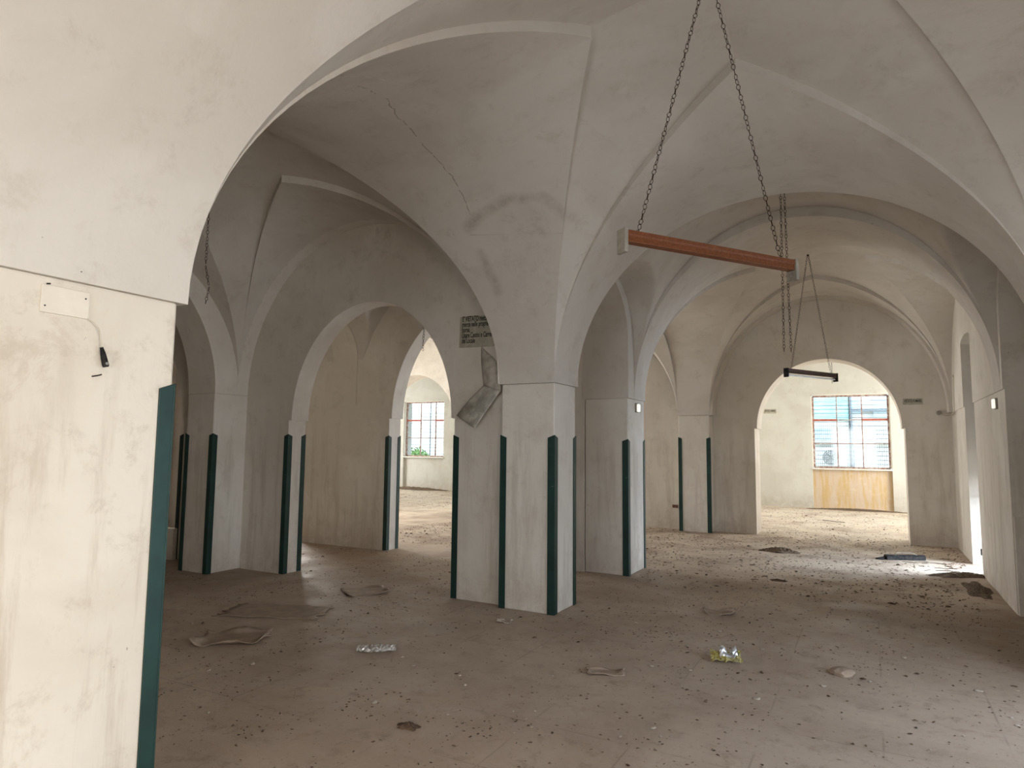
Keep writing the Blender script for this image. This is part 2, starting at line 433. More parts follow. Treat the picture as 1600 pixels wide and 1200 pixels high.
# ------------------------------------------------------------------ walls
# arcade between nave and middle aisle (above the impost line), solid wall behind the camera
wl = MB()
arch_wall(wl, 'y', BE, NW, 0.90, 12.93, ZI, ZT, [(1.90, 5.85, ZI, 1.84, 0), (6.45, 8.094, 2.95, .74, 0), (8.80, 12.93, ZI, 1.84, 0)])
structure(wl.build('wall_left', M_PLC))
wl = MB(); wl.box(-3.30, -2.70, -3.0, 0.90, 0, ZT); structure(wl.build('wall_left', M_PLN))
# arcade between middle and far aisle
wf = MB()
arch_wall(wf, 'y', CE, BW_, 1.12, 13.3, ZI, ZT, [(1.90, 5.51, ZI, 1.75, 0), (6.292, 8.09, 2.95, .74, 0), (8.42, 12.91, ZI, 1.84, 0)])
structure(wf.build('wall_far_left', M_PL))
wo = MB(); wo.box(-12.1, CW, 1.4, 9.4, 0, ZT); wo.box(-12.1, CW, 12.0, 13.3, 0, ZT); wo.box(-12.1, CW, 9.4, 12.0, 0, .9); wo.box(-12.1, CW, 9.4, 12.0, 2.9, ZT); wo.box(-11.7, -3.3, 1.2, 1.75, 0, ZT); structure(wo.build('wall_outer_left', M_PL))  # opening in the outer wall added for the side fill lamp
# transverse ribs across the nave
wr = MB()
arch_wall(wr, 'x', 0.95, 1.90, NW, NE, ZI, ZT, [(NW, NE, ZI, 1.75, 0)])
arch_wall(wr, 'x', 5.85, 6.43, NW, NE, ZI, ZT, [(NW, NE, ZI, 1.735, 0)], 60)
arch_wall(wr, 'x', 8.34, 8.80, NW, NE, ZI, ZT, [(NW, NE, ZI, 2.12, 0)], 60)
arch_wall(wr, 'x', 12.93, 13.27, NW, NE, ZI, ZT, [(NW, NE, ZI, 2.10, .05)], 60)
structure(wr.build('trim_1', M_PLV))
# transverse walls of the two side aisles
wm = MB()
arch_wall(wm, 'x', 5.83, 6.00, BW_, BE, ZI, ZT, [(BW_, BE, ZI, 2.0, 0)])
arch_wall(wm, 'x', 6.00, 6.28, BW_ - .02, -3.28, 0, ZT, [(-6.417, -3.94, 1.89, 1.39, .045)], 60)
structure(wm.build('wall_middle', M_PL))
wm = MB()
arch_wall(wm, 'x', 8.10, 8.38, CW, -3.28, 0, ZT, [(-10.9, -8.3, 1.95, 1.5, .04), (-6.52, -3.90, 2.0, 1.62, .045)], 60)
structure(wm.build('wall_middle', M_PL))
wm = MB()
arch_wall(wm, 'x', 6.00, 6.28, CW, CE, 0, ZT, [(-10.9, -8.45, 1.89, 1.39, .045)])
wm.box(-8.66, -8.45, 5.93, 6.0, 0, .42)
structure(wm.build('wall_outer_left', M_PL))
# end wall with the round-headed doorways; the middle one added to pass fill light
we = MB()
arch_wall(we, 'x', 13.26, 13.86, -12.1, 2.4, 0, ZT, [(-11.1, -8.66, 2.0, 1.32, .04), (-7.1, -4.55, 2.1, 1.3, .04), (-1.94, .52, 1.97, 1.265, .045)], 72)
structure(we.build('wall_far', M_PL))
# right side: arcade above, wall below
wq = MB()
arch_wall(wq, 'y', NE, 1.75, -3.0, 13.3, ZI, ZT, [(-2.75, 1.15, ZI, 1.84, 0), (1.90, 5.85, ZI, 1.84, 0), (6.43, 8.22, 2.95, .74, 0), (10.50, 11.50, 3.12, .08, 0)])
structure(wq.build('wall_right', M_PL))
wq = MB()
wq.box(1.20, 1.75, 1.10, 1.92, 0, ZI); wq.box(1.20, 1.75, 5.89, 6.41, 0, ZI)
wq.box(1.20, 1.75, 8.22, 10.50, 0, ZI); wq.box(1.20, 1.75, 11.50, 13.26, 0, ZI)
wq.box(1.20, 1.75, -3.0, -2.7, 0, ZI)
structure(wq.build('wall_right', M_PL))
# the tall niche cut in the right wall reaches above the impost line
wx = MB()
wx.box(1.75, 2.3, 8.0, 10.48, 0, ZT); wx.box(1.75, 2.3, 11.52, 13.3, 0, ZT); wx.box(1.82, 2.3, 10.48, 11.52, 1.02, ZT)
# outer right wall with door and entrance openings
for y0, y1, z0, z1 in ((-3.0, -1.3, 0, ZT), (-1.3, .7, 2.75, ZT), (.7, 2.75, 0, ZT), (2.75, 5.15, 2.45, ZT), (5.15, 8.25, 0, ZT)):
    wx.box(2.40, 2.75, y0, y1, z0, z1)
wx.box(1.75, 2.75, 8.20, 8.5, 0, ZT)
wx.box(1.75, 2.4, 5.9, 6.4, 0, ZT); wx.box(1.75, 2.4, 1.1, 1.9, 0, ZT)
structure(wx.build('wall_outer_right', M_PL))
wbk = MB()
for x0, x1, z0, z1 in ((-3.3, -2.0, 0, ZT), (-2.0, .2, 0, .6), (-2.0, .2, 2.8, ZT), (.2, 2.75, 0, ZT)):
    wbk.box(x0, x1, -3.1, -2.75, z0, z1)
structure(wbk.build('wall_near', M_PL))
lg = MB(); lg.box(1.21, 1.75, 8.17, 8.22, 0, .95); structure(lg.build('trim_2', M_PL))
# ------------------------------------------------------------------ rear room
wb = MB()
Y2 = 20.0
segs = [(-19.5, -15.4), (-13.6, -9.1), (-5.9, -1.44), (.46, 4.6)]
for a, b in segs: wb.box(a, b, Y2, Y2 + .5, 0, 4.7)
for a, b, z0, z1 in ((-15.4, -13.6, 1.12, 3.2), (-1.44, .46, 1.03, 3.08)):
    wb.box(a, b, Y2, Y2 + .5, z1, 4.7)
wb.box(-9.1, -5.9, Y2, Y2 + .5, 3.1, 4.7); wb.box(-9.1, -5.9, Y2 + .0, Y2 + .5, 0, 1.1)
wb.box(-15.4, -13.6, Y2 + .10, Y2 + .5, 0, 1.12)
for x in (-19.5, 4.2):
    wb.box(x, x + .4, 13.3, 15.5, 0, 4.7); wb.box(x, x + .4, 18.5, 20.2, 0, 4.7); wb.box(x, x + .4, 15.5, 18.5, 0, .8); wb.box(x, x + .4, 15.5, 18.5, 3.2, 4.7)  # side openings added for the east and west fill lamps
wb.box(-19.5, -12.1, 13.3, 13.8, 0, 4.7); wb.box(2.4, 4.6, 13.3, 13.8, 0, 4.7)
structure(wb.build('wall_back', M_PLB))
op = MB(); op.box(-1.44, .46, Y2 + .10, Y2 + .5, 0, 1.03); structure(op.build('wall_back', M_OCHRE))

# ------------------------------------------------------------------ pillars
def pillar(x0, x1, y0, y1, label, mat=M_PL, name='pillar'):
    p = MB(); p.box(x0, x1, y0, y1, 0, ZI + .0)
    # uneven plaster: soft bulge through subdivided faces
    o = p.build(name, mat, None, ((x0 + x1) / 2, (y0 + y1) / 2, 0), bevel=.012)
    tag(o, label, 'pillar'); return o
pillar(-3.30, -2.71, 0.90, 1.86, 'big pale stained pillar filling the left edge of the picture, nearest the camera', M_PLN)
pillar(-3.30, -2.71, 5.89, 6.41, 'white pillar in the middle of the hall with four green corner strips around it')
pillar(-3.30, -2.71, 8.10, 8.80, 'white pillar right of the central one, with the small square lamp near its top')
pillar(-3.30, -2.71, 12.95, 13.27, 'shallow white pillar against the far wall, left of the lit doorway')
pillar(-7.70, -7.19, 5.51, 6.30, 'shaded white pillar in the left aisle, seen just past the near pillar')

# ------------------------------------------------------------------ green corner strips
G_LABEL = []
def guard(x, y, dx, dy, top, label, leg=.062, t=.009):
    """L-shaped strip hugging the corner (x,y); dx,dy point from the corner along the two wall faces (into the pillar)"""
    m = MB()
    z0 = .004; s = .028
    ox, oy = -dx * t, -dy * t
    # leg along x on the face normal -dy, leg along y on the face normal -dx
    def prism(px0, px1, py0, py1, zt_a, zt_b, along):
        v = []
        for (xx, yy) in ((px0, py0), (px1, py0), (px1, py1), (px0, py1)):
            if along == 'x': f = (abs(xx - (x + ox)) / leg)
            else: f = (abs(yy - (y + oy)) / leg)
            v.append((xx, yy, zt_a + (zt_b - zt_a) * min(1, f)))
        b = [(p[0], p[1], z0) for p in v]
        m.add(b + v, [(0, 1, 2, 3), (4, 5, 6, 7), (0, 1, 5, 4), (1, 2, 6, 5), (2, 3, 7, 6), (3, 0, 4, 7)])
    prism(x + ox, x + dx * leg, y + oy, y - dy * .0005, top, top - s, 'x')
    prism(x + ox, x - dx * .0005, y - dy * .0005, y + dy * leg, top, top - s, 'y')
    o = m.build('corner_guard', M_GREEN, None, (x, y, 0), bevel=.002)
    tag(o, label, 'corner strip', 'green corner strips on the pillars and arch jambs')
    return o
guard(-2.71, 1.86, -1, -1, 1.86, 'large bright green corner strip on the edge of the nearest pillar at left', leg=.066)
guard(-2.71, 5.89, -1, 1, 1.71, 'dark green corner strip on the front right corner of the central pillar', leg=.068)
guard(-3.30, 5.89, 1, 1, 1.71, 'dark green corner strip on the front left corner of the central pillar')
guard(-2.71, 6.41, -1, -1, 1.71, 'thin green corner strip on the far right edge of the central pillar')
guard(-3.94, 6.00, 1, 1, 1.71, 'green corner strip on the arch jamb under the hanging torn sheet')
guard(-2.71, 8.10, -1, 1, 1.70, 'dark green corner strip on the near edge of the pillar with the small lamp', leg=.07)
guard(-2.71, 8.80, -1, -1, 1.70, 'thin green corner strip on the far edge of the pillar with the small lamp')
guard(-3.30, 12.95, 1, 1, 1.80, 'green corner strip left of the shallow pillar by the far wall, above the brown socket')
guard(-2.71, 12.95, -1, 1, 1.80, 'green corner strip nearest the left side of the lit doorway in the far wall')
guard(-7.19, 5.51, -1, 1, 1.72, 'dark strip on the right corner of the shaded pillar in the left aisle')
guard(-7.70, 5.51, 1, 1, 1.72, 'thin dark strip on the left corner of the shaded pillar in the left aisle')
guard(-6.417, 6.00, -1, 1, 1.72, 'dark green strip on the front edge of the left jamb of the nearer inner arch')
guard(-6.417, 6.28, -1, -1, 1.72, 'green strip on the rear edge of the left jamb of the nearer inner arch')
guard(-6.52, 8.10, -1, 1, 1.74, 'grey-green strip on the front edge of the left jamb of the farther inner arch')
guard(-6.52, 8.38, -1, -1, 1.74, 'thin green strip on the rear edge of the farther inner arch, beside the window')
guard(-8.45, 6.00, -1, 1, 1.72, 'blackish strip deepest in the left aisle, right beside the nearest pillar')

# ------------------------------------------------------------------ chains and lamps
def chain(mb, A, B, link=.034, wire=.0022, width=.0115):
    A = Vector(A); B = Vector(B); L = (B - A).length; d = (B - A) / L
    a = d.cross(Vector((.3, 1, .2))).normalized(); b = d.cross(a).normalized()
    pitch = link - 2.2 * wire; n = max(2, int(L / pitch))
    for i in range(n):
        c = A + d * (pitch * (i + .5)); s = a if i % 2 == 0 else b
        s = (s * math.cos(.5 * math.sin(i * 1.7)) + (b if i % 2 == 0 else a) * math.sin(.5 * math.sin(i * 1.7)))
        pts = []
        for k in range(10):
            t = 2 * PI * k / 10
            pts.append(c + d * (math.sin(t) * link / 2) + s * (math.cos(t) * width * (.85 if abs(math.sin(t)) > .5 else 1)))
        rows = []
        nrm = d.cross(s).normalized()
        for k, p in enumerate(pts):
            rd = (p - c).normalized()
            rows.append([p + (rd * math.cos(q * PI / 2) + nrm * math.sin(q * PI / 2)) * wire for q in range(4)])
        rows.append(rows[0])
        mb.grid(rows, True, True)

def lamp(center, half, dirv, anchor, label, case_mat, cap_mat, name='hanging_lamp', tube=False, chain_f=.82, cs=1.0):
    c = Vector(center); d = Vector((dirv[0], dirv[1], 0)).normalized(); s = Vector((-d.y, d.x, 0)); z = Vector((0, 0, 1))
    e = empty(name, center, label, 'lamp', 'strip lamps hung on chains')
    def put(mb, nm, mat, bev=0):
        o = mb.build(nm, mat, e, None, bev); o.matrix_parent_inverse = Matrix.Translation(-c); return o
    h = .032; wd = .030
    m = MB()
    # shaped casing: upper board, slanted sides, shallow lower lip
    prof = [(-wd, h), (wd, h), (wd, h * .25), (wd * .8, h * .1), (wd * .9, -h), (-wd * .9, -h), (-wd * .8, h * .1), (-wd, h * .25)]
    rows = [[c + d * (t * (half - .012)) + s * px + z * pz for px, pz in prof] for t in (-1, 1)]
    m.grid(rows, False, True); m.add(rows[0], [tuple(range(8))]); m.add(rows[1], [tuple(range(8))[::-1]])
    put(m, 'housing', case_mat, .003)
    for t in (-1, 1):
        m = MB(); m.obox(c + d * (t * half) + z * (-.028), d * .012, s * (wd + .008), z * (h + .034)); put(m, 'end_cap', cap_mat, .004)
        m = MB(); m.tube([c + d * (t * (half - .03)) + z * (-h - .028), c + d * (t * (half - .008)) + z * (-h - .028)], .012, 10); put(m, 'tube_holder', M_CAP if case_mat is M_WOOD else M_BLACK)
    if tube:
        m = MB(); m.tube([c - d * (half - .03) + z * (-h - .028), c + d * (half - .03) + z * (-h - .028)], .013, 12); put(m, 'tube', M_TUBE)
    for t in (-1, 1):
        hk = c + d * (t * half * chain_f) + z * h
        m = MB(); chain(m, Vector(anchor) + d * t * .012, hk, link=.036 * cs, wire=.0022 * cs, width=.0115 * cs); put(m, 'chain', M_CHAIN)
        m = MB(); m.tube([hk + z * .012 - d * .008, hk + z * .018, hk + z * .012 + d * .008, hk - z * .002 + d * .008], .0022, 6); put(m, 'hook', M_CHAIN)
    m = MB(); m.tube([Vector(anchor) + z * .04, Vector(anchor) - z * .01], [.02, .012], 10); put(m, 'ceiling_hook', M_CHAIN)
    return e
lamp((-.76, 3.83, 2.72), .635, (.583, .812), (-.76, 3.83, 4.44), 'brown wooden strip lamp hung on two chains in the foreground, slightly tilted, no tube', M_WOOD, M_CAP, chain_f=.84)
lamp((-.755, 10.87, 2.73), .60, (.50, .86), (-.755, 10.87, 4.54), 'small dark strip lamp with a white tube, hung in front of the far doorway', M_DWOOD, M_BLACK, tube=True, chain_f=.80, cs=1.1)
def loose_chain(label, pts, cs=1.0):
    m = MB()
    for A, B in zip(pts, pts[1:]): chain(m, A, B, .036 * cs, .0024 * cs, .0115 * cs)
    o = m.build('hanging_chain', M_CHAIN, None, pts[0]); tag(o, label, 'chain', 'empty chains hanging from the vaults'); return o
loose_chain('left strand of the pair of empty rusty chains hanging behind the wooden lamp', [(-.745, 7.25, 4.43), (-.75, 7.25, 3.4), (-.755, 7.25, 2.56)], 1.1)
loose_chain('right strand of the pair of empty rusty chains hanging behind the wooden lamp', [(-.715, 7.29, 4.43), (-.705, 7.30, 3.4), (-.69, 7.29, 2.565)], 1.1)
loose_chain('short dark chain hanging in the gloom beside the arch edge at left', [(-5.26, 3.87, 4.42), (-5.27, 3.87, 3.2), (-5.22, 3.88, 3.0), (-5.25, 3.87, 2.83)])
loose_chain('short chain hanging in front of the pointed light band, above the left window', [(-5.25, 7.2, 4.28), (-5.24, 7.2, 3.3), (-5.26, 7.2, 2.84)], 1.2)
loose_chain('thin pale chain hanging just in front of the right window', [(-.75, 17.0, 4.58), (-.75, 17.0, 3.1)], 1.4)

# ------------------------------------------------------------------ signs
def text_mesh(name, body, size, mat, parent, mw, align='LEFT', sx=1.0, space=1.0):
    cu = bpy.data.curves.new(name, 'FONT'); cu.body = body; cu.size = size; cu.align_x = align; cu.extrude = .0006
    cu.space_line = space; cu.offset = size * .018
    t = bpy.data.objects.new(name + '_tmp', cu); COL.objects.link(t)
    bpy.context.view_layer.update()
    me = bpy.data.meshes.new_from_object(t.evaluated_get(bpy.context.evaluated_depsgraph_get()))
    bpy.data.objects.remove(t)
    me.transform(Matrix.Diagonal((sx, 1, 1, 1))); me.materials.clear(); me.materials.append(mat)
    o = bpy.data.objects.new(name, me); COL.objects.link(o); o.parent = parent; o.matrix_local = mw
    return o
FACE_S = Matrix(((1, 0, 0, 0), (0, 0, -1, 0), (0, 1, 0, 0), (0, 0, 0, 1)))     # text facing -Y
def sign(loc, w_, h_, label, lines, size, sx, group=None, left=.03, top=.06, space=1.0, tilt=0):
    e = empty('sign', loc, label, 'sign', group)
    m = MB(); m.box(0, w_, -.008, 0, -h_, 0); m.build('board', M_SIGN, e, bevel=.001)
    text_mesh('lettering', lines, size, M_INK, e, Matrix.Translation((left, -.0092, -top - size * .55)) @ FACE_S, sx=sx, space=space)
    e.rotation_euler = (0, tilt, 0)
    return e
sign((-3.885, 5.996, 2.985), .62, .335, 'yellowed sign with five lines of black lettering, cut off by the central arch',
     "E' VIETATO mettere la\nmerce nelle proprie\nborse.\nUsare Cestini e Carrelli\ndel Locale", .079, .52, left=.03, top=.008, space=.75, tilt=.02)
sign((.50, 13.256, 2.475), .295, .105, 'small no-smoking sign on the far wall, right of the lit doorway', 'VIETATO FUMARE', .066, .48, left=.02, top=.028, group=None)
sign((-2.66, 19.996, 2.70), .33, .115, 'small no-smoking sign inside the bright rear room, cut by the doorway', 'VIETATO FUMARE', .07, .5, left=.02, top=.03)

# torn sheet curling off the wall below the sign
ts = MB()
P_ = [(-3.61, 5.985, 2.645), (-3.30, 5.98, 2.42), (-3.30, 5.90, 2.20), (-3.34, 5.84, 2.12)]
def patch(c00, c10, c11, c01, curl, n=14):
    rows = []
    for i in range(n + 1):
        u = i / n; row = []
        for j in range(n + 1):
            v = j / n
            p = (Vector(c00) * (1 - u) * (1 - v) + Vector(c10) * u * (1 - v) + Vector(c11) * u * v + Vector(c01) * (1 - u) * v)
            p.y -= curl * math.sin(u * PI) * .6 + curl * math.sin(v * PI) * .5 + .004 * math.sin(9 * u + 5 * v)
            row.append(p)
        rows.append(row)
    return rows
ts.grid(patch((-3.61, 5.99, 2.65), (-3.36, 5.97, 2.43), (-3.33, 5.93, 2.16), (-3.56, 5.96, 2.22), .035))
ts.grid(patch((-3.56, 5.955, 2.225), (-3.33, 5.925, 2.165), (-3.60, 5.86, 1.775), (-3.875, 5.93, 1.915), .03))
o = ts.build('hanging_sheet', M_SHEET, None, (-3.6, 5.99, 2.2)); so = o.modifiers.new('thick', 'SOLIDIFY'); so.thickness = .003
tag(o, 'crumpled grey sheet dangling from the wall below the lettered sign', 'sheet')

# ------------------------------------------------------------------ small fittings
e = empty('cover_plate', (-2.69, 1.395, 2.13), 'cream cover plate screwed to the nearest pillar, with a dangling cable', 'cover plate')
m = MB(); m.box(-2.710, -2.700, 1.305, 1.478, 2.08, 2.185); o = m.build('plate', M_PLATE, e, bevel=.002); o.matrix_parent_inverse = Matrix.Translation(-Vector(e.location))
for y, z in ((1.462, 2.158), (1.318, 2.105)):
    m = MB(); m.tube([(-2.7005, y, z), (-2.698, y, z)], .0032, 8)
    o = m.build('screw', M_BLACK, e); o.matrix_parent_inverse = Matrix.Translation(-Vector(e.location))
m = MB(); pts = [(-2.702, 1.474, 2.083), (-2.69, 1.492, 2.068), (-2.685, 1.512, 2.045), (-2.688, 1.522, 2.01), (-2.69, 1.53, 1.965)]
m.tube(pts, .0026, 8); o = m.build('cable', M_CABLE, e); o.matrix_parent_inverse = Matrix.Translation(-Vector(e.location))
m = MB(); m.tube([(-2.69, 1.529, 1.975), (-2.69, 1.537, 1.95), (-2.688, 1.549, 1.905), (-2.688, 1.551, 1.898)], [.006, .010, .0125, .010], 12)
o = m.build('connector', M_BLACK, e); o.matrix_parent_inverse = Matrix.Translation(-Vector(e.location))
m = MB(); m.tube([(-2.679, 1.548, 1.912), (-2.674, 1.549, 1.910)], .006, 10); o = m.build('terminal', M_SILV, e); o.matrix_parent_inverse = Matrix.Translation(-Vector(e.location))
# nails and hooks on the near pillar
for i, (y, z, lab) in enumerate(((1.435, 2.262, 'tiny nail in the plaster just above the cover plate'), (1.43, 2.33, 'tiny nail above the impost line over the cover plate'), (1.445, 2.42, 'highest of the three tiny nails over the cover plate'),
                   (1.325, 2.19, 'tiny nail left of the cover plate'), (1.52, 1.86, 'small bent nail below the dangling connector'))):
    m = MB(); x = -2.70 if z < ZI else -2.68
    if z > ZI: x = -2.705
    if i == 4: m.tube([(x - .02, y - .012, z - .004), (x + .01, y, z), (x + .012, y + .016, z + .006)], .0028, 6)
    else: m.tube([(x - .01, y, z), (x + .012, y, z - .002)], .0028, 6)
    o = m.build('nail', M_BLACK, None, (x, y, z)); tag(o, lab, 'nail')
# small square bulkhead lamps
def square_lamp(x, y, z, nx, label):
    e = empty('bulkhead_lamp', (x, y, z), label, 'lamp', 'small square wall lamps')
    m = MB(); m.box(-.0 if nx > 0 else -.02, .02 if nx > 0 else 0, -.055, .055, -.06, .06); m.build('base', M_CAP, e, bevel=.004)
    m = MB(); a, b = (.02, .045) if nx > 0 else (-.045, -.02); m.box(a, b, -.045, .045, -.052, .052); m.build('diffuser', M_LAMPG, e, bevel=.012)
square_lamp(-2.71, 8.46, 2.11, 1, 'small square white lamp high on the pillar right of the central one')
square_lamp(1.20, 8.72, 2.10, -1, 'small square white lamp on the right wall')
m = MB(); m.box(-.055, .055, -.03, 0, -.03, .03); o = m.build('wall_socket', M_BRICK, None, None, .004); o.location = (-3.46, 13.26, .44); tag(o, 'small brown socket box low on the wall behind the green strip', 'socket')
# pipe stub and bent cable at the right end of the far wall
e = empty('wall_spotlight', (1.02, 13.26, 2.22), 'small round fitting with a bent cable at the right end of the far wall', 'fitting')
m = MB(); m.tube([(0, 0, 0), (0, -.05, 0)], .038, 14); m.tube([(0, -.05, 0), (0, -.09, .0)], [.028, .022], 12); m.build('mount', M_CAP, e)
m = MB(); m.tube([(.02, -.05, -.02), (.09, -.10, -.05), (.155, -.25, -.045), (.16, -.45, -.03), (.165, -.62, .0), (.165, -.66, .28), (.165, -.72, .53), (.15, -.78, .56)], .0075, 8); m.build('cable', M_CABLE, e)
m = MB(); m.box(-.012, 0, -.016, .016, -.04, .04); o = m.build('socket_slot', M_BLACK, None, None); o.location = (1.2, 10.52, .30); tag(o, 'narrow black hole low on the right wall, just before the tall niche', 'wall socket')

# tall niche in the right wall: roller shutter raised above the floor, leaning bar, panels
dn = MB()
for k in range(26): dn.obox((1.79 + .012 * (k % 2), 11.0, 1.06 + k * .085), (.012, 0, 0), (0, .49, 0), (0, 0, .040))
o = dn.build('door_1', M_SHUT); structure(o)
m = MB(); m.tube([(1.52, 11.46, .90), (1.42, 11.43, .97), (1.34, 11.38, .90), (1.33, 11.0, .02)], .014, 8)
o = m.build('bent_bar', M_BLACK, None, (1.4, 11.3, 0)); tag(o, 'dark bent metal bar leaning in the tall opening of the right wall', 'bar')

# ------------------------------------------------------------------ windows of the rear room
def frame_window(name, x0, x1, z0, z1, y, cols, rows, red):
    t = .022
    m = MB()
    for x in (x0, x1): m.box(x - t, x + t, y - .03, y + .03, z0, z1)
    for z in (z0, z1): m.box(x0, x1, y - .03, y + .03, z - t, z + t)
    for c_ in cols: m.box(x0 + (x1 - x0) * c_ - .014, x0 + (x1 - x0) * c_ + .014, y - .02, y + .02, z0, z1)
    for r_ in rows: m.box(x0, x1, y - .02, y + .02, z0 + (z1 - z0) * r_ - .012, z0 + (z1 - z0) * r_ + .012)
    o = m.build(name, M_WINF); structure(o)
    m = MB()
    for a, b in red: m.box(x0 + (x1 - x0) * a, x0 + (x1 - x0) * b, y - .035, y + .01, z0 + (z1 - z0) * .665 - .03, z0 + (z1 - z0) * .665 + .03)
    m.build('transom', noisy('red_primer', (.40, .12, .09), (.48, .17, .13), 10, .7), o)
    m = MB(); m.box(x0, x1, y - .003, y + .003, z0, z1); m.build('pane', M_GLASS, o)
    m = MB()
    for x in (x0 - .045, x1 + .022): m.box(x, x + .023, y - .14, y + .03, z0, z1 + .045)
    m.box(x0 - .045, x1 + .045, y - .14, y + .03, z1 + .022, z1 + .05); m.build('surround', M_WINW, o)
    m = MB(); m.box(x0 - .06, x1 + .06, y - .20, y + .08, z0 - .06, z0 - .022); m.build('sill', M_WINW, o, bevel=.006)
    return o
frame_window('window_1', -1.395, .415, 1.10, 3.035, 20.16, (.323, .66), (.333, .665), ((.0, .32), (.665, 1)))
frame_window('window_2', -15.36, -13.64, 1.19, 3.16, 20.16, (.37, .76), (.34, .665), ((.0, .37), (.76, 1)))
# security grille outside each window
def grille(x0, x1, z0, z1, y, label, dense):
    m = MB()
    n = int((z1 - z0) / .115)
    for k in range(n + 1): m.tube([(x0, y, z0 + k * .115), (x1, y, z0 + k * .115)], .0075, 6)
    n = int((x1 - x0) / (.052))
    for k in range(n + 1):
        x = x0 + k * .052
        m.tube([(x, y + .01, z0), (x, y + .01, z0 + dense)], .0042, 5)
    m.box(x0 + (x1 - x0) * .48, x0 + (x1 - x0) * .50, y + .02, y + .04, z0, z1)
    o = m.build('window_grille', M_IRON, None, ((x0 + x1) / 2, y, z0)); tag(o, label, 'window grille')
grille(-1.42, .44, 1.08, 3.05, 20.44, 'iron bar grille outside the right-hand window above the ochre panel', 1.2)
grille(-15.38, -13.62, 1.15, 3.17, 20.44, 'iron bar grille outside the left window seen through the inner arches', 1.9)

# ------------------------------------------------------------------ street outside
gd = MB(); gd.quad((-45, 20.5, -.05), (20, 20.5, -.05), (20, 60, -.05), (-45, 60, -.05)); o = gd.build('street_ground', M_GRND); structure(o)
e = empty('house', (1.0, 27.5, 0), 'pale house across the street seen through the right-hand window', 'building')
m = MB(); m.box(-7, 8, 0, 6, 0, 4.6); m.build('wall', M_FAC, e)
def slats(x0, x1, z0, z1, mat, step=.125):
    m = MB(); m.box(x0, x1, -.08, 0, z0, z1)
    k = z0 + .05
    while k < z1: m.box(x0, x1, -.11, -.08, k, k + .03); k += step
    m.build('shutter', mat, e)
slats(-3.6, -1.68, 2.66, 3.7, M_TURQ); slats(-1.6, -1.3, 2.9, 3.5, M_LBLUE, .2); slats(-.9, -.2, 2.75, 3.6, M_LBLUE)
slats(-3.6, -1.9, 1.95, 2.4, M_LBLUE, .09)
m = MB(); m.box(-1.70, -1.60, -.14, 0, 0, 4.4); m.build('downpipe', M_IRON, e)
m = MB(); m.box(-1.6, 8, -.25, 0, 2.98, 3.05); m.build('ledge', M_IRON, e)
m = MB(); m.box(-7, 8, -.2, 0, 1.78, 1.84); m.build('ledge', M_FAC, e)
slats(-1.55, -1.25, .9, 1.6, M_LBLUE, .3)
e = empty('air_conditioner', (-1.32, 27.4, .98), 'white air conditioner unit on the house front behind the right window', 'air conditioner')
m = MB(); m.box(-.52, .52, -.35, 0, 0, .68); m.build('casing', M_AC, e, bevel=.02)
m = MB()
for r_ in (.08, .14, .20, .26): m.tube([(.0 + r_ * math.cos(t * PI / 12), -.36, .31 + r_ * math.sin(t * PI / 12)) for t in range(25)], .011, 5)
for t in range(8): m.tube([(.0, -.36, .31), (.0 + .26 * math.cos(t * PI / 4), -.36, .31 + .26 * math.sin(t * PI / 4))], .009, 5)
m.build('fan_grille', M_ACF, e)
def bush(x, y, h, label):
    e = empty('shrub', (x, y, -.05), label, 'shrub', 'shrubs outside the left window')
    st = MB(); lf = MB(); rnd = random.Random(int(x * 10))
    for k in range(7):
        a = rnd.uniform(0, 6.28); r_ = rnd.uniform(.1, .45)
        st.tube([(0, 0, 0), (r_ * .4 * math.cos(a), r_ * .4 * math.sin(a), h * .5), (r_ * math.cos(a), r_ * math.sin(a), h * .95)], [.02, .014, .006], 6)
    for k in range(900):
        u = Vector((rnd.gauss(0, 1), rnd.gauss(0, 1), rnd.gauss(0, 1))).normalized() * rnd.uniform(.5, 1)
        c = Vector((u.x * .75, u.y * .6, h * .62 + u.z * h * .40))
        d = Vector((rnd.uniform(-1, 1), rnd.uniform(-1, 1), rnd.uniform(-.6, .8))).normalized(); s = d.cross(Vector((rnd.uniform(-1, 1), rnd.uniform(-1, 1), 1))).normalized()
        L = rnd.uniform(.07, .12); lf.add([c - d * L, c + s * L * .4, c + d * L, c - s * L * .4 + Vector((0, 0, .01))], [(0, 1, 2, 3)])
    st.build('stem', M_STEM, e); lf.build('foliage', M_BUSH, e)
bush(-17.9, 24.2, 1.5, 'bright green shrub at the left of the view through the left window')
bush(-16.9, 23.0, 1.35, 'lower green shrub at the middle of the view through the left window')
e = empty('distant_house', (-17.5, 33, 0), 'pale blue-white house far behind the shrubs, in the left window', 'building')
m = MB(); m.box(-8, 8, 0, 5, 0, 3.6); m.build('wall', M_FAC, e)
m = MB(); m.box(-2.5, 3.5, -.1, 0, .8, 2.4); m.build('shutter', M_LBLUE, e)

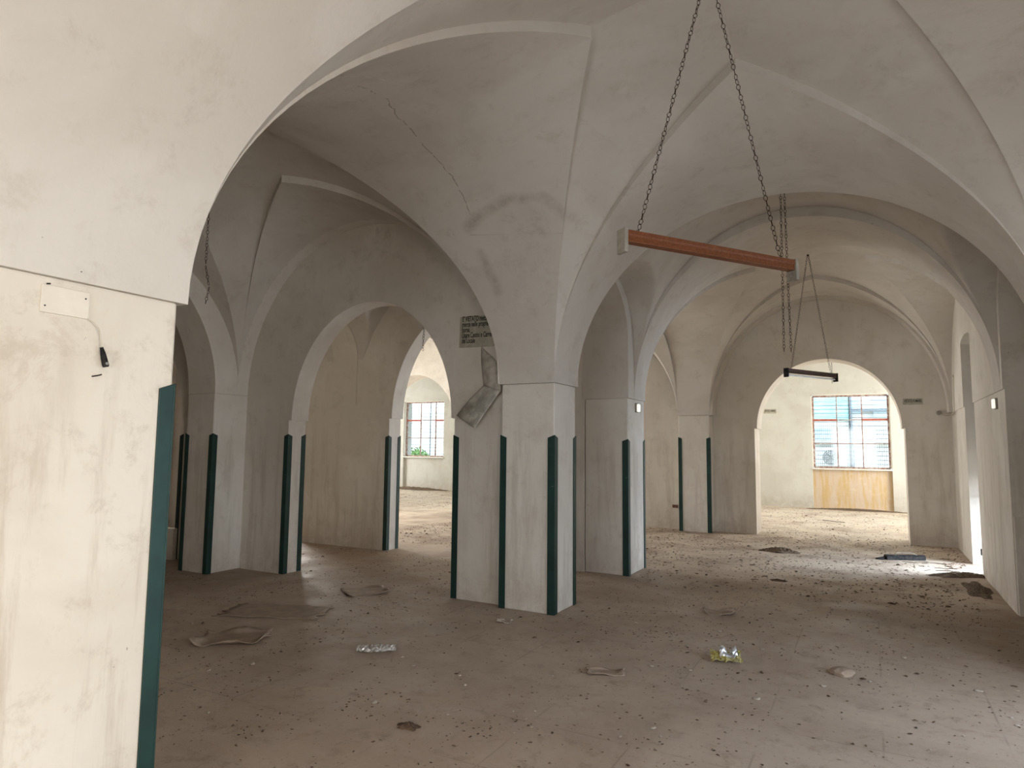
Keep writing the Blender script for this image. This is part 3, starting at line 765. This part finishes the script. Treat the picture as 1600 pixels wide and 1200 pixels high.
# ------------------------------------------------------------------ things lying on the floor
def sheet(name, cx, cy, sx, sy, rz, mat, label, cat, lift=.0, thick=.006, group=None, seed=1):
    rnd = random.Random(seed); m = MB(); n = 14; rows = []
    ph = rnd.uniform(0, 6)
    cuts = [rnd.uniform(.88, 1.04) for _ in range(n + 1)]
    for i in range(n + 1):
        row = []
        for j in range(n + 1):
            u, v = i / n - .5, j / n - .5
            e1 = max(0, abs(u) - .32) / .18; e2 = max(0, abs(v) - .30) / .2
            z = .006 + lift * (e1 ** 2 * (.5 + .5 * math.sin(v * 5 + ph)) + e2 ** 2 * (.4 + .6 * math.sin(u * 6 + ph * 2)) * .6)
            row.append((u * sx * cuts[j], v * sy * cuts[(i * 3) % (n + 1)], max(.004, z)))
        rows.append(row)
    m.grid(rows, True)
    o = m.build(name, mat); o.location = (cx, cy, 0); o.rotation_euler = (0, 0, rz)
    s = o.modifiers.new('thick', 'SOLIDIFY'); s.thickness = thick; s.offset = 1
    return tag(o, label, cat, group)
sheet('cardboard_piece', -1.72, 4.62, .27, .13, .45, M_CARD, 'thin rectangular cardboard strip lying in the middle foreground', 'cardboard', .03, .004, seed=3)
sheet('cardboard_piece', -4.66, 3.86, .55, .42, .62, M_CARD, 'curled cardboard sheet with upturned corners in the left foreground', 'cardboard', .07, .005, seed=5)
sheet('cardboard_piece', -5.06, 4.68, .98, .52, .40, M_CARD, 'large flat cardboard sheet on the floor behind the curled one at left', 'cardboard', .006, .004, seed=8)
sheet('cardboard_piece', -4.92, 5.78, .48, .42, .9, M_CARD, 'square littered board on the floor in front of the inner arches', 'cardboard', .03, .012, seed=9)
sheet('paper_scrap', -1.36, 6.80, .30, .22, .2, M_CARD, 'flattened brown scrap on the floor left of the nave centre, with a dark ring', 'scrap', .05, .006, seed=12)
sheet('paper_scrap', -3.0, 5.45, .14, .09, .3, M_CHIP, 'pale scrap of paper on the floor just in front of the central pillar', 'scrap', .03, .004, seed=13)
def crumple(name, cx, cy, r, mat, label, cat, flat=.5, seed=0, parts=None):
    rnd = random.Random(seed); bm = bmesh.new(); bmesh.ops.create_icosphere(bm, subdivisions=3, radius=r)
    dirs = [Vector((rnd.gauss(0, 1), rnd.gauss(0, 1), rnd.gauss(0, 1))).normalized() for _ in range(12)]
    amp = [rnd.uniform(-.35, .3) for _ in dirs]
    for v in bm.verts:
        n_ = v.co.normalized(); k = 1 + sum(a * max(0, n_.dot(d)) ** 6 for a, d in zip(amp, dirs)) + rnd.uniform(-.10, .10)
        v.co = n_ * r * k; v.co.z = max(-r * .12, v.co.z * flat)
    zmin = min(v.co.z for v in bm.verts)
    for v in bm.verts: v.co.z -= zmin
    me = bpy.data.meshes.new(name); bm.to_mesh(me); bm.free(); me.materials.append(mat)
    o = bpy.data.objects.new(name, me); COL.objects.link(o)
    if cat: o.location = (cx, cy, 0.001); tag(o, label, cat)
    return o
e = empty('crumpled_packet', (-1.02, 5.32, 0), 'crumpled yellow and silver packet lying in the nave foreground', 'packet', rz=.3)
m = MB(); rows = []
rnd = random.Random(4)
for i in range(11):
    row = []
    for j in range(15):
        u, v = i / 10, j / 14
        row.append(((v - .5) * .22 + rnd.uniform(-.008, .008), (u - .5) * .13 + rnd.uniform(-.008, .008), .008 + .045 * abs(math.sin(u * 5 + v * 7)) * (.4 + u) + rnd.uniform(0, .01)))
    rows.append(row)
m.grid(rows, False); o = m.build('wrapper', M_YEL, e); s = o.modifiers.new('thick', 'SOLIDIFY'); s.thickness = .002
m = MB(); rows = []
for i in range(9):
    row = []
    for j in range(9):
        u, v = i / 8, j / 8
        row.append(((v - .35) * .13 + rnd.uniform(-.006, .006), .02 + (u - .5) * .08 + rnd.uniform(-.006, .006), .03 + .075 * math.sin(u * 2.6) * (.6 + .4 * math.sin(v * 9)) + rnd.uniform(0, .008)))
    rows.append(row)
m.grid(rows, False); o = m.build('lining', M_SILV, e); s = o.modifiers.new('thick', 'SOLIDIFY'); s.thickness = .002
m = MB(); rows = []
for i in range(9):
    row = []
    for j in range(17):
        u, v = i / 8 - .5, j / 16 - .5
        taper = 1 - 1.1 * abs(v) ** 1.4
        row.append((v * .30, u * .16 * taper + rnd.uniform(-.006, .006), .006 + (.035 * max(0, 1 - 4 * u * u)) * abs(math.sin(v * 13 + u * 5)) + rnd.uniform(0, .008)))
    rows.append(row)
m.grid(rows, False); o = m.build('plastic_wrapping', M_FILM); o.location = (-3.46, 4.22, 0); o.rotation_euler = (0, 0, .62)
s = o.modifiers.new('thick', 'SOLIDIFY'); s.thickness = .002
tag(o, 'shiny crumpled plastic wrapping on the floor in the left foreground', 'plastic wrapping')
crumple('paper_ball', -.25, 5.45, .075, M_CARD, 'crumpled brown paper lump right of the yellow packet', 'paper', .5, 21)
def heap(name, cx, cy, sx, sy, h, mat, label, cat, seed, n=26, rz=0):
    rnd = random.Random(seed); m = MB(); rows = []
    for i in range(n + 1):
        row = []
        for j in range(n + 1):
            u, v = i / n * 2 - 1, j / n * 2 - 1; rr = math.sqrt(u * u + v * v)
            edge = 1 + .18 * math.sin(5 * math.atan2(v, u) + seed)
            z = h * max(0, 1 - (rr / edge) ** 1.6) * rnd.uniform(.45, 1.15)
            row.append((u * sx, v * sy, z + .0015 if rr < edge else -.002))
        rows.append(row)
    m.grid(rows, False); o = m.build(name, mat); o.location = (cx, cy, 0); o.rotation_euler = (0, 0, rz); return tag(o, label, cat)
heap('dirt_heap', -1.32, 11.25, .30, .16, .07, M_LITTER, 'dark heap of dirt on the floor in front of the lit doorway', 'dirt heap', 3)
heap('dirt_heap', -2.38, 3.20, .07, .05, .022, M_LEAF, 'small dark clump of dirt in the bottom foreground', 'dirt heap', 5, 14)
heap('dirt_heap', -1.05, 12.9 - 4.1, .10, .06, .02, M_LEAF, 'small dark clump on the floor beside the lamp pillar', 'dirt heap', 6, 12)
heap('rubble_strip', -14.6, 19.6, 1.5, .32, .09, M_LITTER, 'brown line of rubble along the wall below the left window', 'rubble', 8, 30)
heap('rubble_strip', -.4, 19.75, 1.2, .16, .05, M_LITTER, 'thin line of rubble below the ochre panel of the right window', 'rubble', 9, 30)
heap('dirt_heap', .95, 10.35, .42, .14, .05, M_LITTER, 'brown drift of dirt at the foot of the right wall', 'dirt heap', 12, 26, rz=.5)
heap('dirt_heap', 1.02, 9.45, .13, .55, .04, M_LITTER, 'long drift of dirt along the base of the right wall, nearer the camera', 'dirt heap', 14, 26)
# broken dark casing on the floor by the niche
e = empty('broken_casing', (.36, 11.42, 0), 'long broken black casing lying on the bluish lit floor at right', 'casing', rz=.42)
m = MB(); prof = [(-.05, 0), (-.055, .05), (-.03, .07), (.03, .07), (.055, .045), (.05, 0)]
rows = [[(x, py * (1 + .1 * math.sin(x * 20)), pz) for py, pz in prof] for x in (-.26, -.1, .1, .28)]
m.grid(rows, False, True); m.add(rows[0], [tuple(range(6))]); m.add(rows[-1], [tuple(range(6))[::-1]]); m.build('body', M_BLACK, e)
m = MB(); m.tube([(-.12, 0, .07), (-.10, 0, .10), (.12, .01, .095), (.18, .0, .07)], .006, 6); m.build('handle', M_CAP, e)
m = MB(); m.tube([(-.26, 0, .03), (-.33, -.02, .012), (-.40, 0, .01)], [.02, .03, .012], 7); m.build('broken_end', M_BLACK, e)
m = MB(); m.tube([(0, 0, .008), (.45, -.25, .009)], .006, 6); o = m.build('stick', M_BLACK); o.location = (-1.02, 16.6, 0); tag(o, 'thin dark stick lying on the bright floor of the rear room', 'stick')

# twigs and stems near the niche, individually
for k in range(26):
    x = random.gauss(.72, .24); y = random.gauss(11.05, .30)
    if x > 1.1: continue
    L = random.uniform(.06, .22); a = random.gauss(.3, .5)
    m = MB(); m.tube([(-L / 2, 0, .006), (0, random.uniform(-.01, .01), .010), (L / 2, random.uniform(-.02, .02), .006)], [.003, .0045, .002], 5)
    o = m.build('twig', M_LEAF); o.location = (x, y, 0); o.rotation_euler = (0, 0, a)
    tag(o, 'dark dry twig among many on the bluish lit floor near the black casing', 'twig', 'dry twigs by the tall niche')
# individual plaster crumbs
chip_me = []
for k in range(6):
    o = crumple('plaster_chip', 0, 0, 1.0, M_CHIP, None, None, .55, 40 + k); chip_me.append(o.data); bpy.data.objects.remove(o)
SOL = [(-3.45, -2.6, 0, 1.95), (-4.0, -2.62, 5.8, 6.5), (-8.3, -2.62, 8.0, 8.9), (-7.8, -6.3, 5.4, 6.4), (-3.4, -2.6, 12.8, 13.4), (1.12, 9, -9, 13.3), (-30, -1.85, 13.2, 13.9), (.45, 9, 13.2, 13.9), (-11.8, -7.6, 5.9, 6.35)]
def free(x, y): return not any(a < x < b and c < y < d for a, b, c, d in SOL)
rnd = random.Random(77); made = 0
while made < 130:
    y = rnd.uniform(2.6, 12.5); x = rnd.uniform(-6, 1.1)
    if not free(x, y): continue
    if x < -2.6 and rnd.random() < .6: continue
    r_ = rnd.uniform(.007, .020)
    o = bpy.data.objects.new('plaster_chip', chip_me[rnd.randrange(6)]); COL.objects.link(o)
    o.location = (x, y, .001); o.scale = (r_ * rnd.uniform(.8, 1.6), r_, r_ * .8); o.rotation_euler = (0, 0, rnd.uniform(0, 6))
    tag(o, 'small pale crumb of plaster lying loose on the brown floor', 'plaster crumb', 'loose plaster crumbs on the floor')
    made += 1
# uncountable leaf and dirt bits
lb = MB(); pb = MB(); rnd = random.Random(5); made = 0
def bit(x, y, s, lb):
    a = rnd.uniform(0, 6.28); n = rnd.choice((4, 5, 6)); el = rnd.uniform(.22, .65); hz = rnd.uniform(.15, .5) * s
    vs = [(x + math.cos(a) * s * math.cos(t) - math.sin(a) * s * el * math.sin(t), y + math.sin(a) * s * math.cos(t) + math.cos(a) * s * el * math.sin(t), .002 + (hz * .5 if rnd.random() < .4 else 0)) for t in [2 * PI * k / n + rnd.uniform(-.3, .3) for k in range(n)]]
    vs.append((x, y, .002 + hz)); lb.add(vs, [(k, (k + 1) % n, n) for k in range(n)])
from mathutils import noise as mnoise
KEEP = []
for o in list(COL.objects):
    if o.parent is None and o.type in ('MESH', 'EMPTY') and o.get('category') in ('cardboard', 'scrap', 'packet', 'plastic wrapping', 'paper', 'dirt heap', 'rubble', 'casing', 'stick', 'twig', 'plaster crumb'):
        c_ = o.get('category')
        rr = {'twig': .02, 'plaster crumb': .02, 'packet': .13, 'paper': .08, 'casing': .3, 'stick': .02, 'plastic wrapping': .15, 'scrap': .16}.get(c_)
        if rr is None: rr = max(o.dimensions.x, o.dimensions.y) * .55 if o.type == 'MESH' else .2
        if c_ == 'rubble': KEEP.append((o.location.x, o.location.y, 1.6 if o.location.x < -5 else 1.25, .35))
        elif c_ == 'dirt heap' and o.location.y < 9.6 and o.location.x > .9: KEEP.append((o.location.x, o.location.y, .16, .6))
        else: KEEP.append((o.location.x, o.location.y, rr, rr))
KEEP += [(.36, 11.42, .48, .36), (-.8, 16.48, .3, .2)]
def clear(x, y): return all(abs(x - a) > p or abs(y - b) > q for a, b, p, q in KEEP)
while made < 19000:
    y = 2.3 + 17.3 * rnd.random() ** 1.15; x = rnd.uniform(-8, 1.15) if y < 13.9 else rnd.uniform(-18, 3.8)
    if not free(x, y) or not clear(x, y): continue
    d = .26 + 1.0 * max(0, mnoise.noise(Vector((x * .9, y * .9, 3.3)))) + .5 * max(0, mnoise.noise(Vector((x * 3.1, y * 3.1, 1.3))))
    if y > 5: d += .12
    if x > -2.6: d += .10
    if y > 8.5: d += .25
    d += 1.2 * math.exp(-((x - .8) ** 2 / .2 + (y - 10.6) ** 2 / 1.2)) + .8 * math.exp(-((x + 5.1) ** 2 / 1.2 + (y - 5.3) ** 2 / .5)) + .6 * math.exp(-((x + 1.9) ** 2 / .3 + (y - 3.3) ** 2 / .5))
    if rnd.random() > d * .75: continue
    if y < 5.6 and x > -4 and mnoise.noise(Vector((x * 2.3, y * 2.3, 8.1))) < .12 and rnd.random() < .8 - .25 * (y > 4.6): continue
    pale = rnd.random() < (.22 if y > 5 else .12)
    bit(x, y, rnd.uniform(.004, .014) * (1.5 if y > 8 else 1) * ((2.0 if y > 5 else 1.4) if rnd.random() < .08 else 1) * (.8 if pale else 1), pb if pale else lb); made += 1
nb = len(lb.f); lb.add(pb.v, pb.f)
o = lb.build('dry_litter', M_LEAF); o.data.materials.append(M_GRIT)
o.data.polygons.foreach_set('material_index', [0] * nb + [1] * (len(lb.f) - nb))
tag(o, 'dark dry leaf crumbs and pale grit strewn over the whole brown floor', 'litter', kind='stuff')
